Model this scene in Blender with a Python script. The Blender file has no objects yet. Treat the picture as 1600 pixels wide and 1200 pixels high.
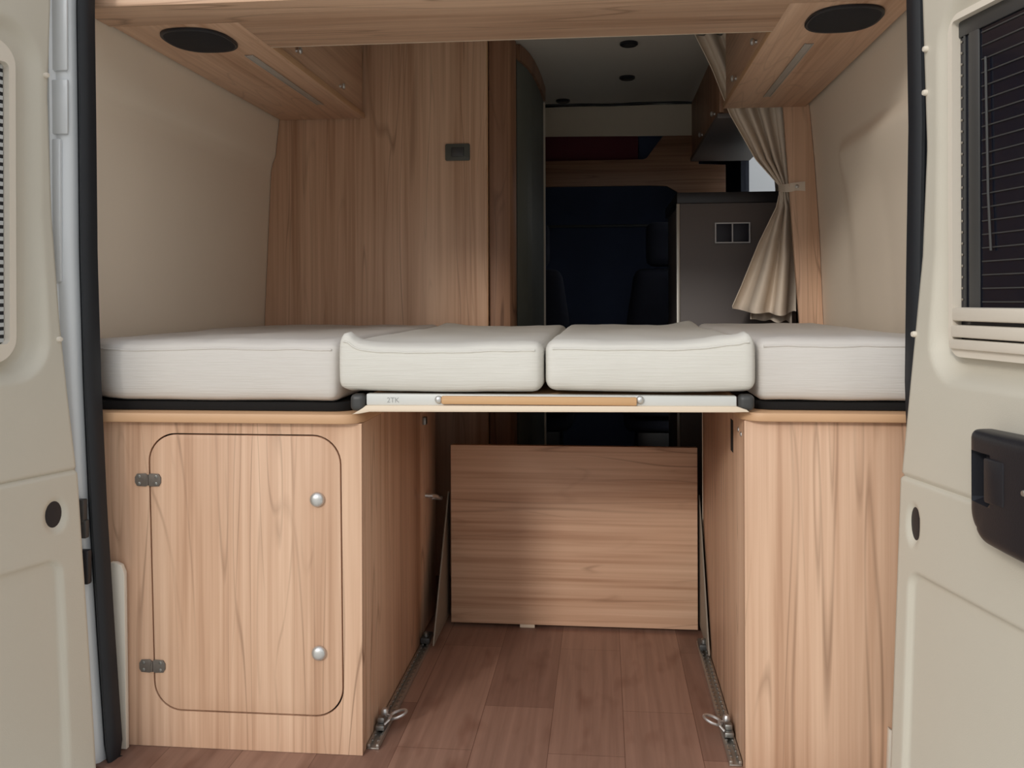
import bpy, bmesh, math, random
from mathutils import Vector, Matrix, noise
random.seed(7)
S = bpy.context.scene
COL = S.collection
V = Vector

# ------------------------------------------------------------------ camera, world, sun, exposure
TH, RO, CAMH = 0.0998, 0.0033, 1.016
fw = V((-math.sin(TH), math.cos(TH), 0)); r0 = V((math.cos(TH), math.sin(TH), 0)); zz = V((0, 0, 1))
rt = r0 * math.cos(RO) - zz * math.sin(RO); up = r0 * math.sin(RO) + zz * math.cos(RO)
cd = bpy.data.cameras.new('camera'); cam = bpy.data.objects.new('camera', cd); COL.objects.link(cam)
m = Matrix((rt, up, -fw)).transposed().to_4x4(); m.translation = (0, 0, CAMH); cam.matrix_world = m
cd.sensor_fit = 'HORIZONTAL'; cd.sensor_width = 36; cd.lens = 36 * 1430 / 1600
cd.shift_y = -(600 - 469.7) / 1600; cd.clip_start = 0.02
S.camera = cam
w = bpy.data.worlds.new('sky'); S.world = w; w.use_nodes = True
nt = w.node_tree; bg = nt.nodes['Background']
tc = nt.nodes.new('ShaderNodeTexCoord'); sp = nt.nodes.new('ShaderNodeSeparateXYZ'); cr = nt.nodes.new('ShaderNodeValToRGB')
nt.links.new(tc.outputs['Generated'], sp.inputs[0]); nt.links.new(sp.outputs['Z'], cr.inputs[0])
e = cr.color_ramp.elements
e[0].position = 0.0; e[0].color = (.40, .40, .40, 1); e[1].position = 0.9; e[1].color = (.80, .88, 1.0, 1)
x = cr.color_ramp.elements.new(.17); x.color = (.62, .63, .64, 1)
x = cr.color_ramp.elements.new(.28); x.color = (1.58, 1.58, 1.56, 1)
x = cr.color_ramp.elements.new(.55); x.color = (1.48, 1.50, 1.50, 1)
# the cloud cover is brighter towards the sun, on the left
gr = nt.nodes.new('ShaderNodeMapRange'); gr.inputs[1].default_value = -1; gr.inputs[2].default_value = 1; gr.inputs[3].default_value = 1.28; gr.inputs[4].default_value = .66
nt.links.new(sp.outputs['X'], gr.inputs[0])
vm = nt.nodes.new('ShaderNodeVectorMath'); vm.operation = 'SCALE'; nt.links.new(cr.outputs[0], vm.inputs[0]); nt.links.new(gr.outputs[0], vm.inputs['Scale']); nt.links.new(vm.outputs[0], bg.inputs[0])
bg.inputs[1].default_value = 0.93
sd = bpy.data.lights.new('sun', 'SUN'); sun = bpy.data.objects.new('sun', sd); COL.objects.link(sun)
sd.energy = 1.08; sd.angle = math.radians(9); sd.color = (1, .95, .87)
sun.rotation_euler = V((.35, .85, -.375)).to_track_quat('-Z', 'Y').to_euler(); sun.location = (-1, -3, 4)
S.view_settings.view_transform = 'Standard'; S.view_settings.look = 'None'
S.view_settings.gamma = 1; S.view_settings.use_curve_mapping = False; S.view_settings.exposure = -0.03

# ------------------------------------------------------------------ materials
def lin(r, g, b):
    f = lambda c: (c / 255 / 12.92) if c < 10.3 else ((c / 255 + .055) / 1.055) ** 2.4
    return (f(r), f(g), f(b), 1)
def mat(name, col, rough=.5, metal=0., bump=0., bscale=200., var=0., spec=.5, vscale=6.):
    mt = bpy.data.materials.new(name); mt.use_nodes = True
    n = mt.node_tree; b = n.nodes['Principled BSDF']
    b.inputs['Base Color'].default_value = col; b.inputs['Roughness'].default_value = rough
    b.inputs['Metallic'].default_value = metal; b.inputs['Specular IOR Level'].default_value = spec
    t = n.nodes.new('ShaderNodeTexCoord')
    no = n.nodes.new('ShaderNodeTexNoise'); no.inputs['Scale'].default_value = vscale; no.inputs['Detail'].default_value = 3
    n.links.new(t.outputs['Object'], no.inputs['Vector'])
    mx = n.nodes.new('ShaderNodeMix'); mx.data_type = 'RGBA'
    mx.inputs[6].default_value = tuple(c * (1 - var) for c in col[:3]) + (1,)
    mx.inputs[7].default_value = tuple(min(1, c * (1 + var)) for c in col[:3]) + (1,)
    n.links.new(no.outputs['Fac'], mx.inputs[0]); n.links.new(mx.outputs[2], b.inputs['Base Color'])
    if bump:
        n2 = n.nodes.new('ShaderNodeTexNoise'); n2.inputs['Scale'].default_value = bscale; n2.inputs['Detail'].default_value = 2
        bp = n.nodes.new('ShaderNodeBump'); bp.inputs['Strength'].default_value = bump; bp.inputs['Distance'].default_value = .002
        n.links.new(t.outputs['Object'], n2.inputs['Vector']); n.links.new(n2.outputs['Fac'], bp.inputs['Height']); n.links.new(bp.outputs[0], b.inputs['Normal'])
    return mt
def wood(name, axis, dark, mid, light, rough=.42, lines=.8, fx=1.0, seed=0.):
    mt = bpy.data.materials.new(name); mt.use_nodes = True
    n = mt.node_tree; L = n.links.new; b = n.nodes['Principled BSDF']; b.inputs['Roughness'].default_value = rough
    b.inputs['Specular IOR Level'].default_value = .35
    t = n.nodes.new('ShaderNodeTexCoord')
    def mp(cross, along):
        k = n.nodes.new('ShaderNodeMapping'); sc = [cross * fx] * 3; sc[axis] = along
        k.inputs['Scale'].default_value = sc; k.inputs['Location'].default_value = (seed, seed * .7, seed * .3)
        L(t.outputs['Object'], k.inputs[0]); return k
    def nz(cross, along, detail, dist=0.):
        k = n.nodes.new('ShaderNodeTexNoise'); k.inputs['Scale'].default_value = 1; k.inputs['Detail'].default_value = detail
        k.inputs['Distortion'].default_value = dist; L(mp(cross, along).outputs[0], k.inputs['Vector']); return k
    def ma(op, a, bb=None):
        k = n.nodes.new('ShaderNodeMath'); k.operation = op
        for i, q in enumerate((a, bb)):
            if q is None: continue
            if isinstance(q, (int, float)): k.inputs[i].default_value = q
            else: L(q, k.inputs[i])
        return k.outputs[0]
    a = nz(9, .45, 2, .3).outputs['Fac']; f = nz(95, 1.6, 3, .1).outputs['Fac']; c2 = nz(26, .8, 3, .4).outputs['Fac']
    s = ma('ADD', ma('ADD', ma('MULTIPLY', a, .36), ma('MULTIPLY', f, .32)), ma('MULTIPLY', c2, .32))
    r = n.nodes.new('ShaderNodeValToRGB'); L(s, r.inputs[0])
    q = r.color_ramp.elements; q[0].position = .36; q[0].color = dark; q[1].position = .63; q[1].color = light
    mm = r.color_ramp.elements.new(.47); mm.color = mid
    # thin dark growth lines that run with the grain and arch here and there
    g = nz(5.5, .55, 1.5, .5).outputs['Fac']
    ln = ma('ABSOLUTE', ma('SINE', ma('MULTIPLY', g, 30.)))
    rr = n.nodes.new('ShaderNodeMapRange'); L(ln, rr.inputs[0]); rr.inputs[1].default_value = 0; rr.inputs[2].default_value = .24; rr.inputs[3].default_value = 1; rr.inputs[4].default_value = 0
    br = n.nodes.new('ShaderNodeMapRange'); L(nz(4, 1.2, 2, 0).outputs['Fac'], br.inputs[0]); br.inputs[1].default_value = .42; br.inputs[2].default_value = .62
    g2 = nz(13, .7, 1, .3).outputs['Fac']
    r3 = n.nodes.new('ShaderNodeMapRange'); L(ma('ABSOLUTE', ma('SINE', ma('MULTIPLY', g2, 24.))), r3.inputs[0]); r3.inputs[1].default_value = 0; r3.inputs[2].default_value = .3; r3.inputs[3].default_value = 1; r3.inputs[4].default_value = 0
    b2 = n.nodes.new('ShaderNodeMapRange'); L(nz(17, .5, 2, 0).outputs['Fac'], b2.inputs[0]); b2.inputs[1].default_value = .45; b2.inputs[2].default_value = .65; b2.inputs[4].default_value = .8
    rr_ = ma('MAXIMUM', ma('MULTIPLY', rr.outputs[0], br.outputs[0]), ma('MULTIPLY', r3.outputs[0], b2.outputs[0]))
    mx = n.nodes.new('ShaderNodeMix'); mx.data_type = 'RGBA'; mx.blend_type = 'MIX'
    L(ma('MULTIPLY', rr_, lines), mx.inputs[0]); L(r.outputs[0], mx.inputs[6]); mx.inputs[7].default_value = tuple(c * .62 for c in dark[:3]) + (1,)
    L(mx.outputs[2], b.inputs['Base Color'])
    bp = n.nodes.new('ShaderNodeBump'); bp.inputs['Strength'].default_value = .06; bp.inputs['Distance'].default_value = .001
    L(f, bp.inputs['Height']); L(bp.outputs[0], b.inputs['Normal'])
    return mt
WD, WM, WL = lin(178, 137, 109), lin(205, 166, 138), lin(226, 190, 162)
M = {}
M['wood_z'] = wood('walnut_upright_grain', 2, WD, WM, WL)
M['wood_z2'] = wood('walnut_upright_grain_wardrobe', 2, WD, WM, WL, seed=3.3)
M['wood_x'] = wood('walnut_cross_grain', 0, WD, WM, WL, seed=1.7)
M['wood_y'] = wood('walnut_lengthwise_grain', 1, WD, WM, WL, lines=.3, seed=5.1)
M['post'] = wood('walnut_door_post', 2, lin(120, 86, 65), lin(140, 103, 80), lin(160, 122, 96), seed=8.)
M['post_x'] = wood('walnut_shelf_front', 0, lin(120, 86, 65), lin(140, 103, 80), lin(160, 122, 96), seed=4.)
M['slat'] = wood('beech_slat', 0, lin(196, 150, 104), lin(206, 164, 120), lin(216, 178, 136), lines=.2, seed=2.)
M['edge'] = mat('board_edge_band', lin(208, 166, 128), .5, var=.06, vscale=14)
M['pale_edge'] = mat('pale_edge_band', lin(226, 208, 186), .5, var=.03)
M['wall'] = mat('cream_wall_board', lin(241, 227, 209), .75, bump=.08, bscale=350, var=.02)
M['ceiling'] = mat('pale_grey_ceiling_board', lin(196, 192, 184), .8, var=.02)
M['headliner'] = mat('cream_headliner', lin(205, 194, 176), .85, bump=.1, var=.03)
M['door'] = mat('beige_door_plastic', lin(203, 197, 183), .48, bump=.12, bscale=420, var=.02)
M['frame'] = mat('cream_window_plastic', lin(224, 215, 201), .4, var=.02)
M['silver'] = mat('silver_body_paint', lin(220, 223, 226), .36, .15, var=.03)
M['white_paint'] = mat('white_body_paint', lin(205, 208, 210), .3, .2)
M['rubber'] = mat('black_rubber', lin(24, 27, 33), .55, var=.1, bump=.1, bscale=90)
M['black'] = mat('black_plastic', lin(30, 31, 37), .42, bump=.1, bscale=300)
M['speaker'] = mat('black_speaker_cloth', lin(21, 22, 29), .8, bump=.4, bscale=500)
M['dark_grey'] = mat('charcoal_plastic', lin(62, 62, 62), .45, var=.05)
M['void'] = mat('gap_shade_black', lin(16, 15, 16), .9)  # flat black standing for the shade inside gaps and slots
M['matt'] = None
M['chrome'] = mat('brushed_chrome', lin(214, 214, 213), .4, .85, var=.05)
M['steel'] = mat('worn_steel', lin(150, 150, 147), .42, .9, bump=.2, bscale=120, var=.15, vscale=60)
M['alu'] = mat('milled_aluminium', lin(186, 182, 174), .42, .85, var=.06)
M['hinge'] = mat('dull_zinc', lin(112, 104, 97), .6, .4, var=.2, vscale=120)
M['rail'] = mat('white_coated_rail', lin(212, 214, 212), .4)
M['stamp'] = mat('faded_grey_ink', lin(158, 160, 160), .6)
M['gusset'] = mat('grey_coated_steel', lin(142, 134, 122), .55, .2, var=.08)
M['tower'] = mat('taupe_laminate', lin(104, 96, 94), .5, var=.04, bump=.05)
M['worktop'] = mat('anthracite_worktop', lin(38, 36, 40), .4)
M['socket'] = mat('light_grey_socket_frame', lin(205, 205, 208), .45)
M['socket_in'] = mat('dark_socket_inset', lin(24, 25, 40), .5)
M['tambour'] = mat('smoky_tambour_slats', lin(96, 100, 94), .5, var=.08, vscale=20)
M['switch'] = mat('grey_green_switch', lin(84, 86, 80), .5)
M['lens'] = mat('frosted_lens', lin(176, 168, 160), .35)
M['burgundy'] = mat('burgundy_lining', lin(98, 40, 50), .9, bump=.2, var=.08)
M['navy'] = mat('navy_blind_cloth', lin(56, 66, 92), .8, var=.1)
M['seat'] = mat('charcoal_seat_cloth', lin(40, 43, 58), .9, bump=.3, bscale=300, var=.1)
M['bounce_ground'] = mat('pale_bounce_ground', lin(203, 198, 188), .9, bump=.4, bscale=60, var=.15, vscale=20)  # unseen ground, colour raised to bounce more light up under the lockers
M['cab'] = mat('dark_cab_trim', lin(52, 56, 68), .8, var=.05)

def fabric(name, col, sx, sz, strength, col2):
    mt = bpy.data.materials.new(name); mt.use_nodes = True
    n = mt.node_tree; L = n.links.new; b = n.nodes['Principled BSDF']; b.inputs['Roughness'].default_value = .85; b.inputs['Specular IOR Level'].default_value = .15
    t = n.nodes.new('ShaderNodeTexCoord'); mp = n.nodes.new('ShaderNodeMapping'); mp.inputs['Scale'].default_value = (sx, sx, sz); L(t.outputs['Object'], mp.inputs[0])
    no = n.nodes.new('ShaderNodeTexNoise'); no.inputs['Scale'].default_value = 1; no.inputs['Detail'].default_value = 3; no.inputs['Distortion'].default_value = .6; L(mp.outputs[0], no.inputs['Vector'])
    bp = n.nodes.new('ShaderNodeBump'); bp.inputs['Strength'].default_value = strength; bp.inputs['Distance'].default_value = .003
    L(no.outputs['Fac'], bp.inputs['Height']); L(bp.outputs[0], b.inputs['Normal'])
    mx = n.nodes.new('ShaderNodeMix'); mx.data_type = 'RGBA'; mx.inputs[6].default_value = col2; mx.inputs[7].default_value = col; L(no.outputs['Fac'], mx.inputs[0]); L(mx.outputs[2], b.inputs['Base Color'])
    return mt
M['matt'] = fabric('ribbed_white_mattress_cover', lin(216, 211, 206), 9, 260, .35, lin(212, 207, 202))
M['matt_mid'] = fabric('ribbed_ivory_mattress_cover', lin(221, 218, 211), 9, 260, .4, lin(216, 213, 206))
M['curtain'] = fabric('taupe_curtain_cloth', lin(232, 218, 202), 60, 20, .15, lin(224, 209, 192))

def floor_mat():
    mt = bpy.data.materials.new('brown_plank_vinyl'); mt.use_nodes = True
    n = mt.node_tree; L = n.links.new; b = n.nodes['Principled BSDF']; b.inputs['Roughness'].default_value = .42
    t = n.nodes.new('ShaderNodeTexCoord'); mp = n.nodes.new('ShaderNodeMapping'); mp.inputs['Rotation'].default_value = (0, 0, math.pi / 2); mp.inputs['Location'].default_value = (.19, -.044, 0); L(t.outputs['Object'], mp.inputs[0])
    bk = n.nodes.new('ShaderNodeTexBrick'); L(mp.outputs[0], bk.inputs['Vector']); bk.inputs['Scale'].default_value = 1
    bk.inputs['Brick Width'].default_value = .62; bk.inputs['Row Height'].default_value = .172; bk.inputs['Mortar Size'].default_value = .0007; bk.offset = .37; bk.offset_frequency = 2
    bk.inputs['Color1'].default_value = lin(132, 100, 86); bk.inputs['Color2'].default_value = lin(156, 122, 105); bk.inputs['Mortar'].default_value = lin(98, 68, 56); bk.inputs['Bias'].default_value = -.1
    m2 = n.nodes.new('ShaderNodeMapping'); m2.inputs['Scale'].default_value = (55, 2.2, 1); L(t.outputs['Object'], m2.inputs[0])
    no = n.nodes.new('ShaderNodeTexNoise'); no.inputs['Scale'].default_value = 1; no.inputs['Detail'].default_value = 5; no.inputs['Distortion'].default_value = .5; L(m2.outputs[0], no.inputs['Vector'])
    m3 = n.nodes.new('ShaderNodeMapping'); m3.inputs['Scale'].default_value = (14, 5, 1); L(t.outputs['Object'], m3.inputs[0])
    n3 = n.nodes.new('ShaderNodeTexNoise'); n3.inputs['Scale'].default_value = 1; n3.inputs['Detail'].default_value = 2; L(m3.outputs[0], n3.inputs['Vector'])
    rp = n.nodes.new('ShaderNodeValToRGB'); L(no.outputs['Fac'], rp.inputs[0]); q = rp.color_ramp.elements; q[0].position = .3; q[0].color = (.76, .72, .70, 1); q[1].position = .7; q[1].color = (1.08, 1.06, 1.05, 1)
    mx = n.nodes.new('ShaderNodeMix'); mx.data_type = 'RGBA'; mx.blend_type = 'MULTIPLY'; mx.inputs[0].default_value = .85; L(bk.outputs['Color'], mx.inputs[6]); L(rp.outputs[0], mx.inputs[7])
    r2 = n.nodes.new('ShaderNodeValToRGB'); L(n3.outputs['Fac'], r2.inputs[0]); q = r2.color_ramp.elements; q[0].position = .27; q[0].color = (.55, .42, .38, 1); q[1].position = .45; q[1].color = (1, 1, 1, 1)
    m4 = n.nodes.new('ShaderNodeMix'); m4.data_type = 'RGBA'; m4.blend_type = 'MULTIPLY'; m4.inputs[0].default_value = .6; L(mx.outputs[2], m4.inputs[6]); L(r2.outputs[0], m4.inputs[7])
    L(m4.outputs[2], b.inputs['Base Color'])
    return mt
M['floor'] = floor_mat()
def glass_mat(name, col, alpha_rough):
    mt = bpy.data.materials.new(name); mt.use_nodes = True; b = mt.node_tree.nodes['Principled BSDF']
    b.inputs['Base Color'].default_value = col; b.inputs['Roughness'].default_value = alpha_rough; b.inputs['Transmission Weight'].default_value = 1; b.inputs['IOR'].default_value = 1.05
    return mt
M['glass'] = glass_mat('clear_window_glass', (.95, .98, 1, 1), .0)
M['dark_glass'] = mat('dark_tinted_glass', lin(22, 24, 34), .12, spec=.6)

# ------------------------------------------------------------------ mesh helpers (all in world metres)
def NB(): return bmesh.new()
def join(bm, other):
    me = bpy.data.meshes.new('t'); other.to_mesh(me); bm.from_mesh(me); bpy.data.meshes.remove(me); other.free(); return bm
def box(x0, x1, y0, y1, z0, z1, bev=.0015, seg=2):
    bm = NB(); bmesh.ops.create_cube(bm, size=1)
    for v in bm.verts: v.co = V(((x0 + x1) / 2 + v.co.x * (x1 - x0), (y0 + y1) / 2 + v.co.y * (y1 - y0), (z0 + z1) / 2 + v.co.z * (z1 - z0)))
    if bev: bmesh.ops.bevel(bm, geom=bm.edges[:], offset=bev, segments=seg, affect='EDGES', profile=.5)
    return bm
def boxes(*a):
    bm = NB()
    for q in a: join(bm, box(*q))
    return bm
def prism(pts, axis, a, b, bev=0., seg=2):
    """closed 2-D outline extruded along axis from a to b; the outline is given in the two other axes, in xyz order"""
    bm = NB()
    def p3(p, t):
        q = list(p); q.insert(axis, t); return q
    lo = [bm.verts.new(p3(p, a)) for p in pts]; hi = [bm.verts.new(p3(p, b)) for p in pts]
    bm.faces.new(lo); bm.faces.new(hi[::-1])
    k = len(pts)
    for i in range(k): bm.faces.new((lo[i], hi[i], hi[(i + 1) % k], lo[(i + 1) % k]))
    bmesh.ops.recalc_face_normals(bm, faces=bm.faces)
    if bev:
        ed = [x for x in bm.edges if abs(x.verts[0].co[axis] - x.verts[1].co[axis]) < 1e-6]
        bmesh.ops.bevel(bm, geom=ed, offset=bev, segments=seg, affect='EDGES', profile=.5)
    return bm
def ring_prism(outer, inner, axis, a, b):
    """plate with a hole"""
    bm = NB()
    def p3(p, t):
        q = list(p); q.insert(axis, t); return q
    es = []
    for loop in (outer, inner):
        vs = [bm.verts.new(p3(p, a)) for p in loop]
        es += [bm.edges.new((vs[i], vs[(i + 1) % len(vs)])) for i in range(len(vs))]
    bmesh.ops.triangle_fill(bm, edges=es, use_beauty=True)
    r = bmesh.ops.extrude_face_region(bm, geom=bm.faces[:])
    d = [0, 0, 0]; d[axis] = b - a
    bmesh.ops.translate(bm, vec=d, verts=[v for v in r['geom'] if isinstance(v, bmesh.types.BMVert)])
    bmesh.ops.recalc_face_normals(bm, faces=bm.faces); return bm
def rrect(x0, x1, z0, z1, r, n=8):
    P = []
    for cx, cz, a0 in ((x1 - r, z1 - r, 0), (x0 + r, z1 - r, 90), (x0 + r, z0 + r, 180), (x1 - r, z0 + r, 270)):
        for i in range(n + 1):
            t = math.radians(a0 + 90 * i / n); P.append((cx + r * math.cos(t), cz + r * math.sin(t)))
    return P
def loft(levels, closed=True, caps=True):
    bm = NB(); rows = [[bm.verts.new(p) for p in l] for l in levels]; k = len(rows[0])
    for a, b in zip(rows, rows[1:]):
        for i in range(k if closed else k - 1): bm.faces.new((a[i], a[(i + 1) % k], b[(i + 1) % k], b[i]))
    if caps and closed: bm.faces.new(rows[0][::-1]); bm.faces.new(rows[-1])
    bmesh.ops.recalc_face_normals(bm, faces=bm.faces); return bm
def tube(path, r, n=10, closed=False):
    path = [V(p) for p in path]; k = len(path); lv = []; prev = None
    for i, p in enumerate(path):
        if closed: t = (path[(i + 1) % k] - path[i - 1]).normalized()
        else: t = (path[min(i + 1, k - 1)] - path[max(i - 1, 0)]).normalized()
        if prev is None:
            a = V((0, 0, 1)) if abs(t.z) < .9 else V((0, 1, 0)); u = t.cross(a).normalized()
        else: u = (prev - t * prev.dot(t)).normalized()
        prev = u; v = t.cross(u); rr = r[i] if isinstance(r, (list, tuple)) else r
        lv.append([p + (u * math.cos(2 * math.pi * j / n) + v * math.sin(2 * math.pi * j / n)) * rr for j in range(n)])
    if closed: lv.append(lv[0]); return loft(lv, caps=False)
    return loft(lv)
def lathe(prof, c, axis, n=24):
    """prof: (radius, distance along axis) pairs"""
    c = V(c); ax = V(axis).normalized(); a = V((0, 0, 1)) if abs(ax.z) < .9 else V((1, 0, 0)); u = ax.cross(a).normalized(); v = ax.cross(u)
    return loft([[c + ax * d + (u * math.cos(2 * math.pi * j / n) + v * math.sin(2 * math.pi * j / n)) * max(r, 1e-5) for j in range(n)] for r, d in prof])
def sheet(f, nu, nv, thick=None, d=None):
    """grid surface f(u, v) with u, v in 0..1"""
    bm = NB(); g = [[bm.verts.new(f(i / nu, j / nv)) for i in range(nu + 1)] for j in range(nv + 1)]
    for j in range(nv):
        for i in range(nu): bm.faces.new((g[j][i], g[j][i + 1], g[j + 1][i + 1], g[j + 1][i]))
    bmesh.ops.recalc_face_normals(bm, faces=bm.faces)
    if thick:
        bm.normal_update()
        bmesh.ops.solidify(bm, geom=bm.faces[:], thickness=thick)
        bmesh.ops.recalc_face_normals(bm, faces=bm.faces)
    return bm
def rbox(x0, x1, y0, y1, z0, z1, r, n, f=None):
    """soft box: dense grid cube with rounded edges, then moved by f"""
    bm = NB(); nx, ny, nz = n
    lo, hi = V((x0, y0, z0)), V((x1, y1, z1))
    def face(o, a, b, na, nb):
        g = [[bm.verts.new(o + a * (i / na) + b * (j / nb)) for i in range(na + 1)] for j in range(nb + 1)]
        for j in range(nb):
            for i in range(na): bm.faces.new((g[j][i], g[j][i + 1], g[j + 1][i + 1], g[j + 1][i]))
    dx, dy, dz = V((x1 - x0, 0, 0)), V((0, y1 - y0, 0)), V((0, 0, z1 - z0))
    face(lo, dx, dy, nx, ny); face(lo + dz, dx, dy, nx, ny); face(lo, dx, dz, nx, nz); face(lo + dy, dx, dz, nx, nz); face(lo, dy, dz, ny, nz); face(lo + dx, dy, dz, ny, nz)
    bmesh.ops.remove_doubles(bm, verts=bm.verts, dist=1e-5)
    for v in bm.verts:
        c = V((min(max(v.co.x, x0 + r), x1 - r), min(max(v.co.y, y0 + r), y1 - r), min(max(v.co.z, z0 + r), z1 - r)))
        d = v.co - c
        if d.length > 1e-6: v.co = c + d.normalized() * r
    if f:
        for v in bm.verts: v.co = f(v.co)
    bmesh.ops.recalc_face_normals(bm, faces=bm.faces); return bm
def obj(name, bm, mt, parent=None, angle=40, label=None):
    me = bpy.data.meshes.new(name)
    base = V((0, 0, 0)); q = parent
    while q is not None: base += q.location; q = q.parent
    bmesh.ops.translate(bm, vec=-base, verts=bm.verts)
    bm.to_mesh(me); bm.free()
    for p in me.polygons: p.use_smooth = True
    me.set_sharp_from_angle(angle=math.radians(angle))
    me.materials.append(mt if not isinstance(mt, str) else M[mt])
    o = bpy.data.objects.new(name, me); COL.objects.link(o)
    if parent: o.parent = parent
    if label: o['label'] = label
    return o
def thing(name, label, cat, loc, group=None):
    o = bpy.data.objects.new(name, None); COL.objects.link(o); o.location = loc; o.empty_display_size = .1
    o['label'] = label; o['category'] = cat
    if group: o['group'] = group
    return o
def tag(o, label, cat, group=None):
    o['label'] = label; o['category'] = cat
    if group: o['group'] = group
    return o
def struct(name, bm, mt, angle=40):
    o = obj(name, bm, mt, None, angle); o['kind'] = 'structure'; return o
def ip(x, tb):
    if x <= tb[0][0]: return tb[0][1]
    for (a, b), (c, d) in zip(tb, tb[1:]):
        if x <= c: return b + (d - b) * (x - a) / (c - a)
    return tb[-1][1]
def sst(a, b, x):
    t = min(1, max(0, (x - a) / (b - a))); return t * t * (3 - 2 * t)

# ------------------------------------------------------------------ the van shell
struct('ground', box(-12, 12, -10, 14, -.66, -.62, 0), 'bounce_ground')
struct('floor', box(-1.30, .80, 1.90, 6.6, -.05, 0, .004), 'floor')
struct('ceiling', box(-1.36, .88, 1.965, 4.588, 1.988, 2.05, 0), 'ceiling')
WLP = [(0, -1.287), (.75, -1.276), (.93, -1.268), (1.50, -1.241), (1.535, -1.234), (1.56, -1.226), (1.70, -1.211), (1.99, -1.155)]
WRP = [(0, .782), (.75, .772), (.94, .763), (1.25, .751), (1.50, .735), (1.69, .719), (1.99, .672)]
ZS = [0, .4, .75, .93, 1.1, 1.25, 1.32, 1.35, 1.38, 1.41, 1.43, 1.445, 1.46, 1.475, 1.49, 1.50, 1.512, 1.525, 1.535, 1.545, 1.56, 1.60, 1.70, 1.82, 1.90, 1.99]
def wl(y, z): return ip(z, WLP) - .003 * (1 - sst(1.53, 1.56, z))* sst(2.02, 2.06, y)
def wr(y, z):
    ramp = 1 - max(0, min(1, (y - 2.60) / .6))
    ledge = max(0, min(1, (1.512 - z) / .045)) * (1 - max(0, min(1, (1.455 - z) / .45))) * (1 - sst(2.88, 2.98, y))
    return ip(z, WRP) + .030 * (1 - sst(1.30, 1.47, z)) * ramp - .024 * ledge + .004
YL = [1.992, 2.03, 2.07, 2.2, 2.4, 2.58, 2.6, 2.62, 2.63, 2.64, 2.65, 2.66, 2.67, 2.68, 2.70, 2.8, 2.86, 2.9, 2.94, 2.98, 3.0, 3.1, 3.2, 3.23, 3.4, 3.7, 4.05]
def wall(fn, sgn):
    bm = NB(); g = [[bm.verts.new((fn(y, z), y, z)) for y in YL] for z in ZS]
    h = [[bm.verts.new((fn(y, z) + sgn * .05, y, z)) for y in YL] for z in ZS]
    for G in (g, h):
        for j in range(len(ZS) - 1):
            for i in range(len(YL) - 1): bm.faces.new((G[j][i], G[j][i + 1], G[j + 1][i + 1], G[j + 1][i]))
    for j in range(len(ZS) - 1):
        for i in (0, -1): bm.faces.new((g[j][i], g[j + 1][i], h[j + 1][i], h[j][i]))
    bmesh.ops.recalc_face_normals(bm, faces=bm.faces); return bm
struct('wall_left', wall(wl, -1), 'wall', 50); struct('wall_right', wall(wr, 1), 'wall', 50)
# cab beyond the living area: dark trim, side window on the passenger side, bulkhead behind the windscreen blind
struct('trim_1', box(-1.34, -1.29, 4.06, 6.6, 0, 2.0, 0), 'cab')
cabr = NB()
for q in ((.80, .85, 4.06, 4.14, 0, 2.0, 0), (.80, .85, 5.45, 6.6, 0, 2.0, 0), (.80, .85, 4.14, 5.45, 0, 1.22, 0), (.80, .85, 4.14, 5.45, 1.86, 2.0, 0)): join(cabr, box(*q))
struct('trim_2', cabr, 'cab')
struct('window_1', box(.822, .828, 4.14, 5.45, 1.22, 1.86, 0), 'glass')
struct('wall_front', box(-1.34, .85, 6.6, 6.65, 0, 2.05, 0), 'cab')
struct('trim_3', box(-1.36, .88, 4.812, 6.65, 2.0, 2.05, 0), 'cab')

# rear door opening: silver jambs and the rubber seal round it
SL = [(-.06, -1.070), (.0, -1.073), (.26, -1.091), (.545, -1.109), (.83, -1.122), (1.12, -1.130), (1.41, -1.132), (1.69, -1.135), (1.85, -1.128)]
SR = [(-.06, .612), (.0, .614), (.26, .618), (.55, .621), (.72, .622), (.84, .618), (1.1, .622), (1.37, .627), (1.63, .624), (1.85, .618)]
ZJ = [-.06 + 1.91 * i / 40 for i in range(41)]
def jamb(tb, s):
    lv = []
    for z in ZJ:
        x = ip(z, tb); wx = -1.30 if s < 0 else .80
        P = [(x + s * .030, 1.962), (x + s * .030, 1.936), (x + s * .036, 1.916), (x + s * .046, 1.908), (x + s * .066, 1.906), (x + s * .074, 1.894), (wx, 1.890), (wx + s * .045, 1.905), (wx + s * .05, 1.985), (x + s * .06, 1.985)]
        lv.append([(a, b, z) for a, b in P])
    return loft(lv)
jl = jamb(SL, -1)
join(jl, box(-1.208, -1.1685, 1.8985, 1.9075, 1.385, 1.505, .003)); join(jl, box(-1.206, -1.184, 1.897, 1.907, 1.06, 1.375, .004)); join(jl, box(-1.206, -1.1695, 1.900, 1.9075, 1.525, 1.80, .003))
struct('trim_4', jl, 'silver', 35); struct('trim_5', jamb(SR, 1), 'silver', 35)
struct('trim_6', box(-1.34, .84, 1.89, 1.960, 1.86, 2.05, .01), 'silver')
struct('trim_7', box(-1.12, .62, 1.86, 1.898, -.16, -.005, .008), 'silver')
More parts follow.
